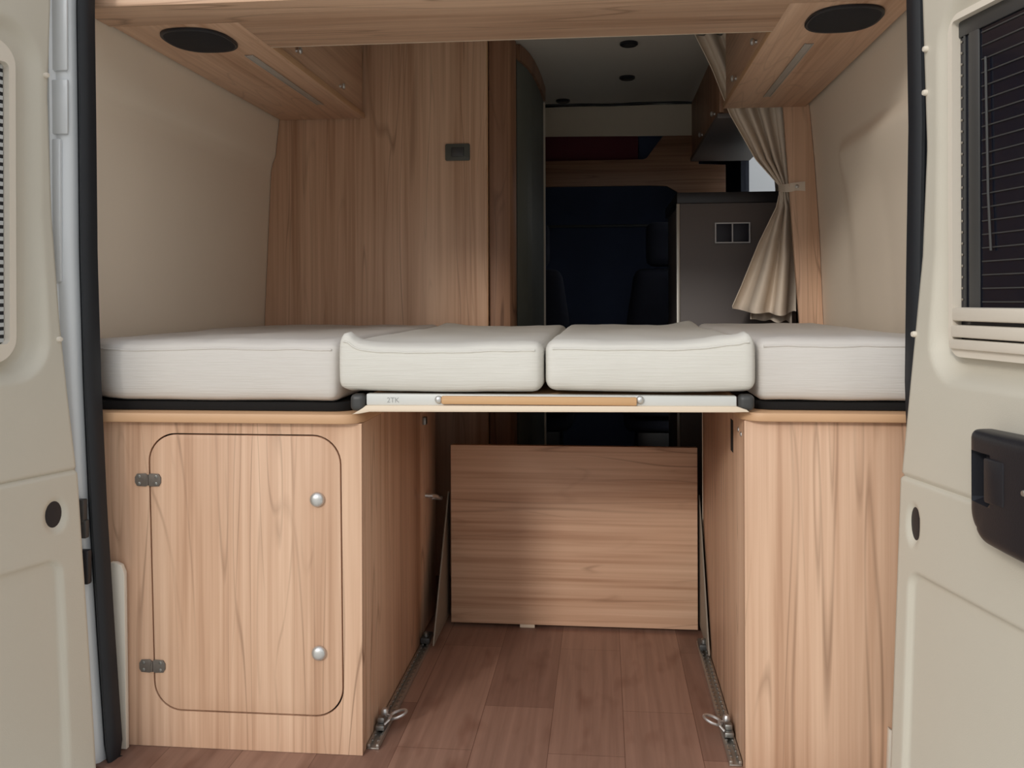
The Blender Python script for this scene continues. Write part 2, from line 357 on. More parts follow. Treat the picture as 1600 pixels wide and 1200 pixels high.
# cream lining between the jamb and the wall board
def reveal(tb, fn, s):
    return loft([[(ip(z, tb) + s * .004, 1.9865, z), (ip(z, tb) + s * .006, 1.9905, z), (fn(2.0, z) - s * .001, 1.9905, z), (fn(2.0, z) - s * .001, 1.9865, z)] for z in ZJ[2:]])
sp_pts = [(ip(z, SL) - .015, 1.930, z) for z in ZJ[1:]] + [(-1.10, 1.930, 1.882)] + [(-1.05 + i * .16, 1.930, 1.888) for i in range(11)] + [(.60, 1.93, 1.882)] + [(ip(z, SR) + .012, 1.930, z) for z in ZJ[:0:-1]] + [(.56 - .17 * i, 1.93, -.03) for i in range(10)]
def seal_mesh():
    prof = [(.015, .022), (.013, .004), (.007, -.009), (0, -.014), (-.008, -.009), (-.011, .0), (-.0135, -.004), (-.016, .006), (-.016, .024)]
    k = len(sp_pts); cx = -.25; lv = []
    for i in range(k):
        p = V(sp_pts[i]); t = (V(sp_pts[(i + 1) % k]) - V(sp_pts[i - 1])); t.y = 0; t.normalize()
        nn = V((t.z, 0, -t.x))
        lv.append([p + nn * a + V((0, b, 0)) for a, b in prof])
    lv.append(lv[0]); return loft(lv, caps=False)
tag(obj('door_seal', seal_mesh(), 'rubber', None, 50), 'black rubber seal running round the open rear doorway of the van', 'door seal')
tag(obj('corner_trim_strip', prism([(-1.117, 0.001), (-1.0805, 0.001), (-1.0845, .40), (-1.092, .418), (-1.106, .424), (-1.117, .424)], 1, 1.9955-.018, 1.9955-.004, .002), 'frame'), 'cream trim strip standing between the door seal and the left cabinet', 'trim strip')
tag(obj('corner_trim_strip', prism([(.586, 0.001), (.600, 0.001), (.606, .11), (.590, .12)], 1, 1.9955-.018, 1.9955-.004, .002), 'frame'), 'cream trim strip low down beside the right cabinet', 'trim strip')
hb = thing('door_check', 'dark door check with black stops on the silver jamb beside the left door', 'door check', (-1.135, 1.90, .43))
obj('bracket', boxes((-1.158, -1.128, 1.889, 1.9065, .535, .585, .003), (-1.150, -1.124, 1.891, 1.9065, .50, .54, .003)), 'dark_grey', hb)
obj('stop', boxes((-1.150, -1.118, 1.889, 1.9065, .40, .475, .004)), 'black', hb)

# ------------------------------------------------------------------ rear doors, swung wide open
def sdf(s, z, s0, s1, z0, z1, r):
    qx = abs(s - (s0 + s1) / 2) - (s1 - s0) / 2 + r; qz = abs(z - (z0 + z1) / 2) - (z1 - z0) / 2 + r
    return math.hypot(max(qx, 0), max(qz, 0)) + min(max(qx, qz), 0) - r
DOORS = {
 'L': dict(P=V((-1.19, 1.86, 0)), d=V((-.3206, -.947, 0)), N=V((.947, -.3206, 0)), off=[(-.1, .088), (0, .083), (.3, .07), (.644, .05), (.81, .033), (.977, .017), (1.2, 0), (2, 0)],
           edge=[(-.1, -.052), (.02, -.050), (.465, -.037), (.645, -.033), (.811, -.025), (.977, -.018), (1.185, -.014), (1.46, -.004), (1.67, -.012), (1.86, -.02)],
           win=(.028, .70, .866, 1.592), seam=.654, hole=(.029, .571, .020, .029), low=(.022, .476)),
 'R': dict(P=V((.622, 1.85, 0)), d=V((.212, -.977, 0)), N=V((-.977, -.212, 0)), off=[(-.1, .068), (.1, .064), (.676, .042), (.85, .026), (1.1, .004), (1.3, 0), (2, 0)],
           edge=[(-.1, -.019), (.1, -.018), (.675, -.016), (.85, -.012), (1.1, -.005), (1.311, .005), (1.6, -.009), (1.86, -.02)],
           win=(.056, .68, .876, 1.560), seam=.673, hole=(.036, .591, .016, .033), low=(.030, .498))}
def door_h(D, s, z):
    h = ip(z, D['off'])
    a = D['win']; d = sdf(s, z, *a, .075)
    h += (-.014 - h) * (1 - sst(-.018, .018, d))
    g = (z - D['seam'])
    h += -.0055 * math.exp(-(g / .0035) ** 2) + (.0025 if g < 0 else 0) * sst(0, .006, -g)
    c = D['hole']; rr = math.hypot((s - c[0]) / (c[2] * 1.55), (z - c[1] + .004) / (c[3] * 1.45))
    h -= .009 * (1 - sst(.45, 1.0, rr))
    d = sdf(s, z, D['low'][0], .72, -.5, D['low'][1], .03)
    h -= .009 * (1 - sst(-.006, .006, d))
    return h
def dpt(D, s, z, h): return D['P'] + D['d'] * s + D['N'] * h + V((0, 0, z))
def frange(a, b, st):
    n = max(1, round((b - a) / st)); return [a + (b - a) * i / n for i in range(n)]
def door_panel(D):
    ss = frange(0, .30, .005) + frange(.30, .80, .02) + [.80]
    z_ = frange(-.10, .40, .02) + frange(.40, .70, .0035) + frange(.70, .84, .01) + frange(.84, .92, .005) + frange(.92, 1.52, .02) + frange(1.52, 1.64, .006) + frange(1.64, 1.84, .02) + [1.84]
    bm = NB(); g = []
    for z in z_:
        e0 = ip(z, D['edge']); row = [bm.verts.new(dpt(D, e0, z, -.05)), bm.verts.new(dpt(D, e0, z, door_h(D, e0, z) - .006))]
        for s in ss:
            s2 = e0 + .0035 + s * (.80 - e0) / .80
            row.append(bm.verts.new(dpt(D, s2, z, door_h(D, s2, z))))
        row.append(bm.verts.new(dpt(D, .81, z, -.05))); g.append(row)
    for j in range(len(z_) - 1):
        for i in range(len(g[0]) - 1): bm.faces.new((g[j][i], g[j][i + 1], g[j + 1][i + 1], g[j + 1][i]))
    bmesh.ops.recalc_face_normals(bm, faces=bm.faces); return bm
def dbox(D, s0, s1, z0, z1, h0, h1, bev=.002, seg=2):
    bm = box(s0, s1, h0, h1, z0, z1, bev, seg)
    for v in bm.verts: v.co = dpt(D, v.co.x, v.co.z, v.co.y)
    bmesh.ops.recalc_face_normals(bm, faces=bm.faces); return bm
def dmap(D, bm):
    for v in bm.verts: v.co = dpt(D, v.co.x, v.co.z, v.co.y)
    bmesh.ops.recalc_face_normals(bm, faces=bm.faces); return bm
def disc(s, z, rs, rz, h0, h1, dome=.0, n=24):
    lv = [[(s + rs * k * math.cos(6.28318 * j / n), h, z + rz * k * math.sin(6.28318 * j / n)) for j in range(n)] for k, h in ((1, h0), (1, h1), (.8, h1 + dome), (.3, h1 + dome * 1.2))]
    return loft(lv)
ld = thing('van_door', 'beige inner side of the open left rear door with striped window blind', 'van door', (-1.19, 1.86, -.1))
rd = thing('van_door', 'beige inner side of the open right rear door with dark window and black latch', 'van door', (.622, 1.85, -.1))
for key, root in (('L', ld), ('R', rd)):
    D = DOORS[key]
    obj('inner_panel', door_panel(D), 'door', root, 60)
    obj('outer_skin', dbox(D, .0, .812, -.12, 1.86, -.075, -.0515, .008), 'white_paint', root)
    c = D['hole']; obj('grommet', dmap(D, disc(c[0], c[1], c[2], c[3], ip(c[1], D['off']) - .012, ip(c[1], D['off']) - .0035, .0006)), 'black', root)
    for s, z in (((.004, 1.503), (-.010, .936)) if key == 'L' else ((.008, 1.50), (.006, 1.416), (-.006, .948))):
        hh = door_h(D, s, z); obj('stud', dmap(D, disc(s, z, .006, .006, hh - .008, hh + .004, .003, 14)), 'frame', root)
D = DOORS['L']
fo, fi = rrect(.080, .66, .893, 1.552, .05), rrect(.095, .645, .930, 1.508, .012)
obj('window_frame', dmap(D, ring_prism(fo, fi, 1, -.016, .007)), 'frame', ld)
obj('window_pane', dbox(D, .090, .650, .925, 1.512, -.0135, -.0115, 0), 'dark_glass', ld)
bl = NB()
for i in range(36):
    z = .9375 + i * .0161; b = dbox(D, .0965, .643, z - .0044, z + .0044, -.010, -.0086, .0006, 1); join(bl, b)
M['blind'] = mat('silver_blind_slats', lin(190, 192, 192), .45)
obj('blind', bl, 'blind', ld, label='pale horizontal blind slats')
D = DOORS['R']
fo, fi = rrect(.086, .66, .911, 1.536, .035), rrect(.099, .648, .925, 1.524, .008)
obj('window_frame', dmap(D, ring_prism(fo, fi, 1, -.016, .006)), 'frame', rd)
obj('window_pane', dbox(D, .092, .655, .92, 1.53, -.0135, -.0115, 0), 'dark_glass', rd)
gu = boxes((.112, .117, -.0115, -.008, 1.0, 1.50, .001), (.128, .158, -.0115, -.0075, 1.0, 1.505, .002), (.099, .648, -.0115, -.007, 1.495, 1.524, .002))
obj('screen_guide', dmap(D, gu), 'dark_grey', rd)
cc = NB()
for i in range(24): join(cc, box(.1025, .1065, -.0115, -.0085, 1.013 + i * .0205, 1.0175 + i * .0205, .001, 1))
obj('bead_chain', dmap(D, cc), 'gusset', rd)
sl = NB()
for i in range(21): join(sl, box(.163, .647, -.0115, -.0095, 1.01 + i * .0238, 1.0122 + i * .0238, 0))
obj('screen_cords', dmap(D, sl), 'dark_grey', rd, label='thin grey lines across the dark window')
obj('wand', dmap(D, tube([(.180, -.006, 1.44), (.186, -.006, 1.2), (.193, -.006, 1.10)], .0022, 8)), 'dark_grey', rd)
ca = obj('cassette', dmap(D, boxes((.099, .648, -.012, .014, .9255, .943, .003), (.099, .648, -.012, .011, .9465, .969, .004), (.099, .648, -.012, .009, .976, 1.001, .005))), 'frame', rd)
hz = ip(.70, D['off'])
def lshape(p):
    u = max(0, min(1, (p.x - .258) / .19)); q = V(p)
    if q.y > hz + .01: q.y += .010 * math.sin(u * math.pi * .6)
    q.z += (q.z - .76) * .06 * u
    return q
lb = rbox(.258, .448, hz - .004, hz + .040, .624, .803, .014, (26, 8, 26), lshape)
def cut(bm, s0, s1, z0, z1, dep):
    for v in bm.verts:
        if v.co.y > hz + .02 and s0 < v.co.x < s1 and z0 < v.co.z < z1: v.co.y -= dep
    return bm
for v in lb.verts:     # large round lower corner on the hinge side
    dx, dz = .308 - v.co.x, .674 - v.co.z
    if dx > 0 and dz > 0:
        k = max(dx, dz) / math.hypot(dx, dz); v.co.x = .308 - dx * k; v.co.z = .674 - dz * k
lo_ = obj('latch_cover', dmap(D, cut(lb, .270, .318, .686, .768, .024)), 'black', rd, 35)
obj('release_lever', dmap(D, box(.312, .362, hz + .030, hz + .050, .692, .764, .004)), 'black', lo_)
obj('screw', dmap(D, disc(.412, .727, .005, .005, hz + .046, hz + .052, .002, 12)), 'alu', lo_)

# ------------------------------------------------------------------ cabinets under the bed
FY = 2.0
lc = thing('storage_cabinet', 'wood cabinet on the left with a round-cornered hinged door', 'cabinet', (-.9, FY, 0))
dox = [(-1.0375, .60)]
def skew(pts):   # the door hangs a little out of square
    return [(x + (.63 - z) * .022 * (1 if x < -.8 else .35), z) for x, z in pts]
do = skew(rrect(-1.0365, -.5850, .0835, .7165, .066, 10)); di = skew(rrect(-1.0330, -.5885, .087, .713, .063, 10))
obj('front_panel', ring_prism([(-1.262, 0.001), (-.539, 0.001), (-.539, .7425), (-1.262, .7425)], do, 1, FY, FY + .016), 'wood_z', lc, 30)
dr = obj('door', prism(di, 1, FY - .0005, FY + .0155, .0012), 'wood_z', lc, 30)
obj('backing', box(-1.10, -.56, FY + .0165, FY + .020, .06, .735, 0), 'void', lc)  # black sheet that paints the shade in the gap round the door
obj('side_panel', box(-.556, -.539, FY + .0165, 2.655, .001, .7425, .0008), 'wood_z', lc)
for hx, hzz in ((-1.0375, .609), (-1.0285, .184)):
    h = prism([(hx + a, hzz + b) for a, b in [(-.031, -.006), (-.026, -.014), (-.006, -.015), (0, -.011), (.006, -.015), (.026, -.014), (.031, -.006), (.031, .006), (.026, .014), (.006, .015), (0, .011), (-.006, .015), (-.026, .014), (-.031, .006)]], 1, FY - .0035, FY - .0008, .0008)
    ho = obj('hinge', h, 'hinge', lc)
    obj('pin', tube([(hx, FY - .0045, hzz - .012), (hx, FY - .0045, hzz + .012)], .0022, 10), 'hinge', ho)
    for a in (-.02, .02):
        for b in (-.008, .008): obj('screw', lathe([(.0038, 0), (.0034, .0008), (.002, .0012)], (hx + a, FY - .0033, hzz + b), (0, -1, 0), 12), 'steel', ho)
for kx, kz in ((-.640, .572), (-.637, .228)):
    obj('knob', lathe([(.0155, 0), (.0165, .002), (.0165, .006), (.014, .010), (.008, .0125), (.002, .013)], (kx, FY - .0005, kz), (0, -1, 0), 28), 'chrome', dr)
rc = thing('storage_cabinet', 'wood cabinet on the right with a plain front under the bed', 'cabinet', (.45, FY, 0))
obj('front_panel', box(.299, .755, FY, FY + .016, .001, .7575, .0008), 'wood_z2', rc)
obj('side_panel', box(.299, .315, FY + .0165, 2.832, .001, .7575, .0008), 'wood_z', rc)
obj('edge_band', box(.2975, .3155, 2.8325, 2.836, .001, .7575, .0004), 'pale_edge', rc)
obj('vent_slot', box(.2982, .300, 2.17, 2.21, .66, .735, .0005), 'void', rc)
for q in ((2.045, .722), (2.085, .727)): obj('screw', lathe([(.006, 0), (.005, .002), (.001, .003)], (.2990, q[0], q[1]), (-1, 0, 0), 14), 'chrome', rc)
du = thing('aisle_cupboard', 'dark narrow cupboard behind the left cabinet facing the aisle', 'cupboard', (-.55, 2.85, 0))
obj('body', box(-1.0, -.560, 2.664, 2.91, .001, .735, .001), 'wood_z', du)
dd = obj('door', box(-.5595, -.541, 2.662, 2.91, .02, .72, .001), 'wood_z', du)
obj('edge_band', box(-.5585, -.5392, 2.6565, 2.6615, .001, .7425, .0004), 'edge', du)
obj('catch', box(-.5408, -.530, 2.695, 2.722, .645, .668, .002), 'steel', dd)
obj('handle', tube([(-.541, 2.74, .425), (-.520, 2.74, .425), (-.512, 2.755, .420), (-.511, 2.80, .405), (-.512, 2.845, .395), (-.520, 2.86, .392), (-.541, 2.86, .392)], .0065, 10), 'chrome', dd)

def corner_board(x0, x1, y0, y1, rl, rr, n=8):
    P = []
    if rl:
        for i in range(n + 1):
            t = math.radians(180 + 90 * i / n); P.append((x0 + rl + rl * math.cos(t), y0 + rl + rl * math.sin(t)))
    else: P.append((x0, y0))
    if rr:
        for i in range(n + 1):
            t = math.radians(270 + 90 * i / n); P.append((x1 - rr + rr * math.cos(t), y0 + rr + rr * math.sin(t)))
    else: P.append((x1, y0))
    return P + [(x1, y1), (x0, y1)]
tag(obj('cabinet_top_board', prism(corner_board(-1.262, -.535, 1.974, 3.31, .0, .05), 2, .7433, .7655, .004), 'edge'), 'wood top board with rounded corner lying on the left cabinet', 'board')
tag(obj('cabinet_top_board', prism(corner_board(.290, .755, 1.974, 3.28, .05, .0), 2, .7583, .7775, .004), 'edge'), 'wood top board with rounded corner lying on the right cabinet', 'board')
tag(obj('shaded_gap_base', prism(corner_board(-1.255, -.567, 2.022, 3.30, 0, .05), 2, .7660, .7865, .004), 'void'), 'base coloured black as the shaded gap beneath the leftmost mattress cushion', 'underlay')  # black base painted in for the dark gap under the side mattress
tag(obj('shaded_gap_base', prism(corner_board(.322, .750, 2.022, 3.27, .05, 0), 2, .7780, .7962, .004), 'void'), 'base coloured black as the shaded gap beneath the rightmost mattress cushion', 'underlay')

# ------------------------------------------------------------------ bed: rail and four mattress cushions
br = thing('bed_rail', 'white bed rail with a wood slat bridging the two cabinets', 'bed rail', (-.12, 1.98, .78))
obj('channel', box(-.5225, .2805, 1.979, 2.005, .786, .8115, .003), 'rail', br)
lg = [(x, z) for x, z in [(-.552, .7672), (-.535, .7685), (-.512, .773), (.275, .7785), (.292, .7792), (.305, .7793), (.300, .784), (.285, .789), (.2775, .791), (-.520, .7868), (-.529, .780), (-.545, .7705)]]
obj('ledge', prism(lg, 1, 1.966, 1.996, .0015), 'pale_edge', br)
obj('slat', box(-.353, .070, 1.969, 1.978, .7905, .8085, .003), 'slat', br)
for kx, kz in ((-.360, .800), (.077, .8025)): obj('knob', lathe([(.0085, 0), (.0085, .004), (.006, .007), (.002, .008)], (kx, 1.979, kz), (0, -1, 0), 18), 'chrome', br)
obj('end_bracket', rbox(-.5575, -.525, 1.970, 2.005, .7735, .811, .011, (8, 8, 10)), 'dark_grey', br)
obj('end_bracket', rbox(.283, .317, 1.970, 2.005, .781, .8155, .011, (8, 8, 10)), 'dark_grey', br)
obj('base_panel', box(-.520, .278, 2.006, 3.30, .790, .8095, .002), 'slat', br)
fc = bpy.data.curves.new('stamp', 'FONT'); fc.body = '2TK'; fc.size = .016; fc.extrude = .0002; fc.align_x = 'CENTER'
fo_ = bpy.data.objects.new('stamp_tmp', fc); COL.objects.link(fo_); bpy.context.view_layer.update()
me = bpy.data.meshes.new_from_object(fo_.evaluated_get(bpy.context.evaluated_depsgraph_get())); bpy.data.objects.remove(fo_)
bm = NB(); bm.from_mesh(me); bpy.data.meshes.remove(me)
for v in bm.verts: v.co = V((-.462 + v.co.x, 1.9788 - v.co.z, .7925 + v.co.y))
obj('stamp', bm, 'stamp', br)

def mattress(label, x0, x1, y0, y1, z0, z1, r, peaks, seed, mid, loc):
    n = (int((x1 - x0) / .012), 40, 12)
    def f(p):
        u = (p.x - x0) / (x1 - x0); t = (p.z - z0) / (z1 - z0); fy = max(0, 1 - (p.y - y0) / .12)
        q = p.copy()
        nz = noise.noise(V((p.x * 9 + seed, p.y * 5, p.z * 6)))
        n2 = noise.noise(V((p.x * 30 + seed, p.y * 14, p.z * 40)))
        q.z += (.004 * nz + .0012 * n2) * (1 if t > .6 else .2)
        q.y += (.0035 * nz + .001 * n2) * (fy if p.y < y0 + .1 else 0)
        top = max(0, t - .5) * 2
        q.z += top * fy * (peaks[0] * (math.exp(-((u - .045) / .035) ** 2) + .55 * math.exp(-(u / .16) ** 2)) + peaks[1] * (.75 * math.exp(-((1 - u) / .30) ** 2) + .5 * math.exp(-((u - .955) / .03) ** 2)))
        back = max(0, min(1, (p.y - y1 + .25) / .25))
        q.z += top * back * (peaks[3] * math.exp(-((u - .06) / .12) ** 2) + peaks[4] * math.exp(-((u - .94) / .12) ** 2))
        q.z -= peaks[2] * math.sin(math.pi * u) ** 2 * max(0, t - .5) * 2 * (.35 + .65 * fy)
        q.y -= .006 * math.sin(math.pi * t) * fy if p.y < y0 + .06 else 0
        if x0 < -1.2 and p.x < -1.10: q.y += .115 * ((-1.10 - p.x) / .145) ** 2 * max(0, 1 - (p.y - y0) / .5)
        if t < .12: q.z += (.006 * (1 - abs(2 * u - 1)) * (-1 if mid else -.4)) * fy * .8
        return q
    root = thing('mattress_cushion', label, 'mattress', (loc[0], loc[1], z0))
    cov = obj('cover', rbox(x0, x1, y0, y1, z0, z1, r, n, f), 'matt_mid' if mid else 'matt', root, 80)
    def ridge(zz_, dep, rad):
        P = []
        for i in range(41):
            u = i / 40; px_ = x0 + r * .7 + (x1 - x0 - 1.4 * r) * u
            q = f(V((px_, y0 + .02 * r, z1 - .80 * r))) if zz_ > .5 else f(V((px_, y0 + .3 * r, z0 + .3 * r)))
            P.append((q.x, q.y - dep, q.z + (.0 if zz_ > .5 else -.0)))
        return tube(P, rad, 8)
    obj('piping', ridge(1, .0002, .0024), 'matt_mid' if mid else 'matt', root)
    return root
G = 'mattress cushions making up the rear bed'
mattress('leftmost wide white mattress cushion above the black gap base', -1.245, -.590, 2.006, 3.30, .7885, .929, .026, (0, 0, .001, 0, 0), 1., False, (-.86, 2.6))
mattress('ivory mattress cushion with a pinched corner beside the leftmost white cushion', -.5865, -.1310, 1.968, 3.29, .8172, .927, .024, (.022, .0, .006, .012, 0), 5., True, (-.36, 2.6))
mattress('ivory mattress cushion rising at its corner beside the rightmost white cushion', -.1265, .3215, 1.968, 3.29, .8202, .931, .024, (.0, .020, .005, 0, .012), 9., True, (.1, 2.6))
mattress('rightmost white mattress cushion beside the right door seal', .3255, .735, 2.006, 3.27, .7980, .934, .022, (0, 0, 0, 0, 0), 13., False, (.5, 2.6))

# ------------------------------------------------------------------ table board and lashing rails in the aisle
tb = thing('table_board', 'wooden board with cross grain standing upright on the floor in the aisle', 'board', (-.1, 2.84, 0))
obj('panel', box(-.477, .282, 2.826, 2.848, .012, .566, .001), 'wood_x', tb)
obj('foot', box(-.262, -.216, 2.829, 2.846, .0008, .0115, .001), 'pale_edge', tb)
obj('side_bracket', prism([(2.868, .412), (2.880, .40), (2.880, .022), (2.60, .022), (2.842, .052)][:4], 0, -.494, -.4895, .0008), 'gusset', tb)
obj('side_bracket', prism([(2.860, .416), (2.880, .40), (2.880, .022), (2.60, .022)], 0, .2885, .293, .0008), 'gusset', tb)
for sx in (-.4885, .2835):
    b = NB()
    for z in (.09, .19, .29, .38): join(b, lathe([(.006, 0), (.006, .003), (.003, .005)], (sx - .0005, 2.83 if z < .2 else 2.855, z), (1 if sx < 0 else -1, 0, 0), 10))
    b.free()
def lash(x0, x1, y0, y1, label):
    t = thing('lashing_rail', label, 'rail', ((x0 + x1) / 2, (y0 + y1) / 2, 0)); c = (x0 + x1) / 2
    obj('track', boxes((x0, x1, y0, y1, .0008, .004, .0008), (x0, x0 + .007, y0, y1, .0042, .012, .0012), (x1 - .007, x1, y0, y1, .0042, .012, .0012)), 'alu', t)
    b = NB(); k = int((y1 - y0) / .0254)
    for i in range(k):
        y = y0 + .012 + i * .0254
        for sg in (-1, 1): join(b, box(c + sg * (x1 - x0) * .28 - .0035, c + sg * (x1 - x0) * .28 + .0035, y + .009, y + .0165, .0085, .0124, .0006, 1))
    obj('teeth', b, 'steel', t)
lash(-.5365, -.5095, 2.03, 2.74, 'perforated aluminium lashing rail on the floor along the left cabinet')
lash(.2695, .2965, 2.03, 2.74, 'perforated aluminium lashing rail on the floor along the right cabinet')
def fitting(c, sgn, label):
    t = thing('rail_fitting', label, 'rail fitting', (c[0], c[1], .012), 'ring fittings on the lashing rails')
    x, y = c
    obj('body', boxes((x - .011, x + .011, y - .034, y + .034, .0130, .026, .004), (x - .009, x + .009, y - .024, y - .004, .0262, .040, .004)), 'steel', t)
    obj('plunger', lathe([(.008, 0), (.009, .004), (.009, .012), (.006, .018), (.001, .0185)], (x, y + .017, .0262), (0, 0, 1), 16), 'chrome', t)
    R = .021
    obj('ring', tube([(x + sgn * (.012 + R * .9 + R * math.cos(a)), y + .020 + R * .95 * math.sin(a), .030 + .012 * math.cos(a) * .6) for a in [2 * math.pi * i / 24 for i in range(24)]], .0034, 8, True), 'chrome', t)
    obj('bail', tube([(x + sgn * .010, y - .028, .0265), (x + sgn * .019, y - .020, .034), (x + sgn * .020, y - .002, .036), (x + sgn * .010, y + .006, .0335)], .003, 8), 'chrome', t)
fitting((-.523, 2.125), 1, 'chrome ring fitting on the left lashing rail near the doorway')
fitting((.283, 2.165), -1, 'chrome ring fitting on the right lashing rail near the doorway')
def clamp(x, y, label):
    t = thing('rail_clamp', label, 'rail clamp', (x, y, .012), 'dark clamps on the lashing rails')
    obj('body', boxes((x - .014, x + .014, y - .03, y + .03, .0130, .030, .004)), 'dark_grey', t)
    obj('bolt', lathe([(.008, 0), (.008, .010), (.005, .013), (.001, .0135)], (x, y - .012, .0302), (0, 0, 1), 12), 'steel', t)
clamp(-.523, 2.665, 'dark clamp at the far end of the left lashing rail')
clamp(.283, 2.685, 'dark clamp at the far end of the right lashing rail')

# ------------------------------------------------------------------ lockers under the ceiling
ZO = 1.693
hl = thing('rear_locker', 'wooden cross locker under the ceiling above the rear doorway', 'locker', (-.24, 2.15, ZO))
obj('bottom_panel', prism([(-1.207, 1.998), (.714, 1.998), (.714, 2.143), (.4262, 2.143), (.4262, 2.362), (-.8812, 2.362), (-.8812, 2.143), (-1.207, 2.143)], 2, ZO, ZO + .018, .0006), 'wood_x', hl)
obj('edge_band', box(-.8805, .4255, 2.3625, 2.3655, ZO - .0004, ZO + .0185, .0004), 'pale_edge', hl)
obj('rear_panel', box(-.856, .402, 2.340, 2.358, ZO + .0185, 1.984, .001), 'wood_x', hl)
obj('front_panel', box(-1.15, .66, 1.998, 2.014, ZO + .0185, 1.984, .001), 'wood_x', hl)
def overhead(x0, x1, y0, y1, fx, sgn, label, knobs, loc, xw):
    t = thing('overhead_locker', label, 'locker', loc)
    obj('bottom_panel', box(x0, x1, y0, y1, ZO, ZO + .018, .0006), 'wood_y', t)
    ex = x1 if sgn > 0 else x0
    obj('edge_band', box(min(ex, ex + sgn * .002), max(ex, ex + sgn * .002), max(y0, 2.367), y1, ZO - .0002, ZO + .0182, .0003), 'edge', t)
    d = obj('door', box(min(fx, fx - sgn * .018), max(fx, fx - sgn * .018), 2.372, y1 - .012, ZO + .022, 1.980, .002), 'wood_y', t)
    obj('end_panel', box(min(fx - sgn * .02, xw), max(fx - sgn * .02, xw), y1 - .011, y1, ZO + .0185, 1.983, .001), 'wood_z', t)
    for ky, kz in knobs:
        obj('knob', lathe([(.006, 0), (.005, .005), (.0095, .009), (.0105, .013), (.008, .017), (.002, .0185)], (fx, ky, kz), (sgn, 0, 0), 18), 'chrome', d)
overhead(-1.199, -.8797, 2.1455, 3.318, -.884, 1, 'wooden overhead locker on the left wall with two knobs on its door', ((2.575, 1.742), (3.02, 1.742)), (-1.05, 2.75, ZO), -1.172)
overhead(.4247, .707, 2.1455, 3.296, .431, -1, 'wooden overhead locker on the right wall with two knobs on its door', ((2.63, 1.742), (3.03, 1.735)), (.57, 2.75, ZO), .672)
for cx, cy, lb_ in ((-1.034, 2.268, 'black oval speaker under the left overhead locker'), (.576, 2.266, 'black oval speaker under the right overhead locker')):
    t = thing('speaker', lb_, 'speaker', (cx, cy, ZO - .001), 'oval speakers under the overhead lockers')
    def ov(prof, n=40): return loft([[(cx + .087 * k * math.copysign(abs(math.cos(a)) ** .8, math.cos(a)), cy + .104 * k * math.copysign(abs(math.sin(a)) ** .8, math.sin(a)), ZO - .001 - h) for a in [2 * math.pi * j / n for j in range(n)]] for k, h in prof])
    obj('grille', ov([(.93, .001), (.92, .0065), (.6, .0095), (.2, .0105)]), 'speaker', t)
    b = ov([(1, 0), (1, .005), (.97, .0075), (.935, .0065)]); obj('rim', b, 'black', t)
for x, y0, y1, lb_ in ((-.966, 2.425, 3.06, 'slim strip lamp under the left overhead locker, switched off'), (.542, 2.48, 3.11, 'slim strip lamp under the right overhead locker, switched off')):
    t = thing('strip_lamp', lb_, 'lamp', (x, (y0 + y1) / 2, ZO - .001), 'strip lamps under the overhead lockers')
    obj('housing', boxes((x - .012, x - .0086, y0, y1, ZO - .0045, ZO - .0008, .001), (x + .0086, x + .012, y0, y1, ZO - .0045, ZO - .0008, .001)), 'lens', t)
    obj('diffuser', box(x - .0084, x + .0084, y0 + .004, y1 - .004, ZO - .0035, ZO - .0008, .001), 'lens', t)

# ------------------------------------------------------------------ washroom cubicle behind the bed, partition, curtain
wc = thing('washroom_cubicle', 'tall wooden washroom cubicle with a curved sliding door behind the bed', 'cubicle', (-.8, 3.5, 0))
pl = [(-.4255, .002), (-.4255, 1.985)] + [(wl(3.34, z) + .002, max(z, .002) if z < 1.9 else 1.985) for z in (1.985, 1.82, 1.70, 1.60, 1.56, 1.545, 1.535, 1.50, 1.25, .93, .75, .4, 0)]
obj('wall_panel', prism(pl, 1, 3.332, 3.352, .0008), 'wood_z2', wc)
obj('edge_band', box(-.4250, -.4215, 3.3315, 3.353, .002, 1.985, .0004), 'edge', wc)
def curve_wall(pts, z0, z1, th):
    a = [V((p[0], p[1], 0)) for p in pts]; out = []
    for i, p in enumerate(a):
        t = (a[min(i + 1, len(a) - 1)] - a[max(i - 1, 0)]).normalized(); out.append(p + V((-t.y, t.x, 0)) * th)
    return prism([(p.x, p.y) for p in a] + [(p.x, p.y) for p in out[::-1]], 2, z0, z1)
pp = [(-.4185, 3.350), (-.400, 3.345), (-.370, 3.347), (-.343, 3.358), (-.328, 3.378), (-.3235, 3.41), (-.340, 3.44), (-.4185, 3.44)]
obj('door_post', prism(pp, 2, .002, 1.985), 'post', wc, 30)
tp = [(-.3235, 3.445), (-.309, 3.51), (-.297, 3.58), (-.288, 3.67), (-.281, 3.79), (-.276, 3.92), (-.274, 4.06), (-.273, 4.17)]
tm = NB()
for i in range(36):
    def at_(k):
        f = k / 36 * (len(tp) - 1); j = min(int(f), len(tp) - 2); return V(tp[j]).lerp(V(tp[j + 1]), f - j)
    a, b = at_(i + .06), at_(i + .94); join(tm, curve_wall([(a.x, a.y), ((a.x + b.x) / 2 + .0025, (a.y + b.y) / 2), (b.x, b.y)],    .03, 1.93, .008))
td = obj('sliding_door', tm, 'tambour', wc, 30)
obj('top_track', curve_wall([(x + .012, y) for x, y in tp], 1.925, 1.985, .05), 'post', wc, 30)
obj('floor_track', curve_wall([(x + .008, y) for x, y in tp], .002, .028, .03), 'dark_grey', wc, 30)
obj('end_strip', box(-.284, -.2630, 4.172, 4.186, .004, 1.92, .002), 'frame', wc)
obj('back_panel', box(-1.25, -.30, 4.19, 4.205, .002, 1.985, .001), 'wood_z2', wc)
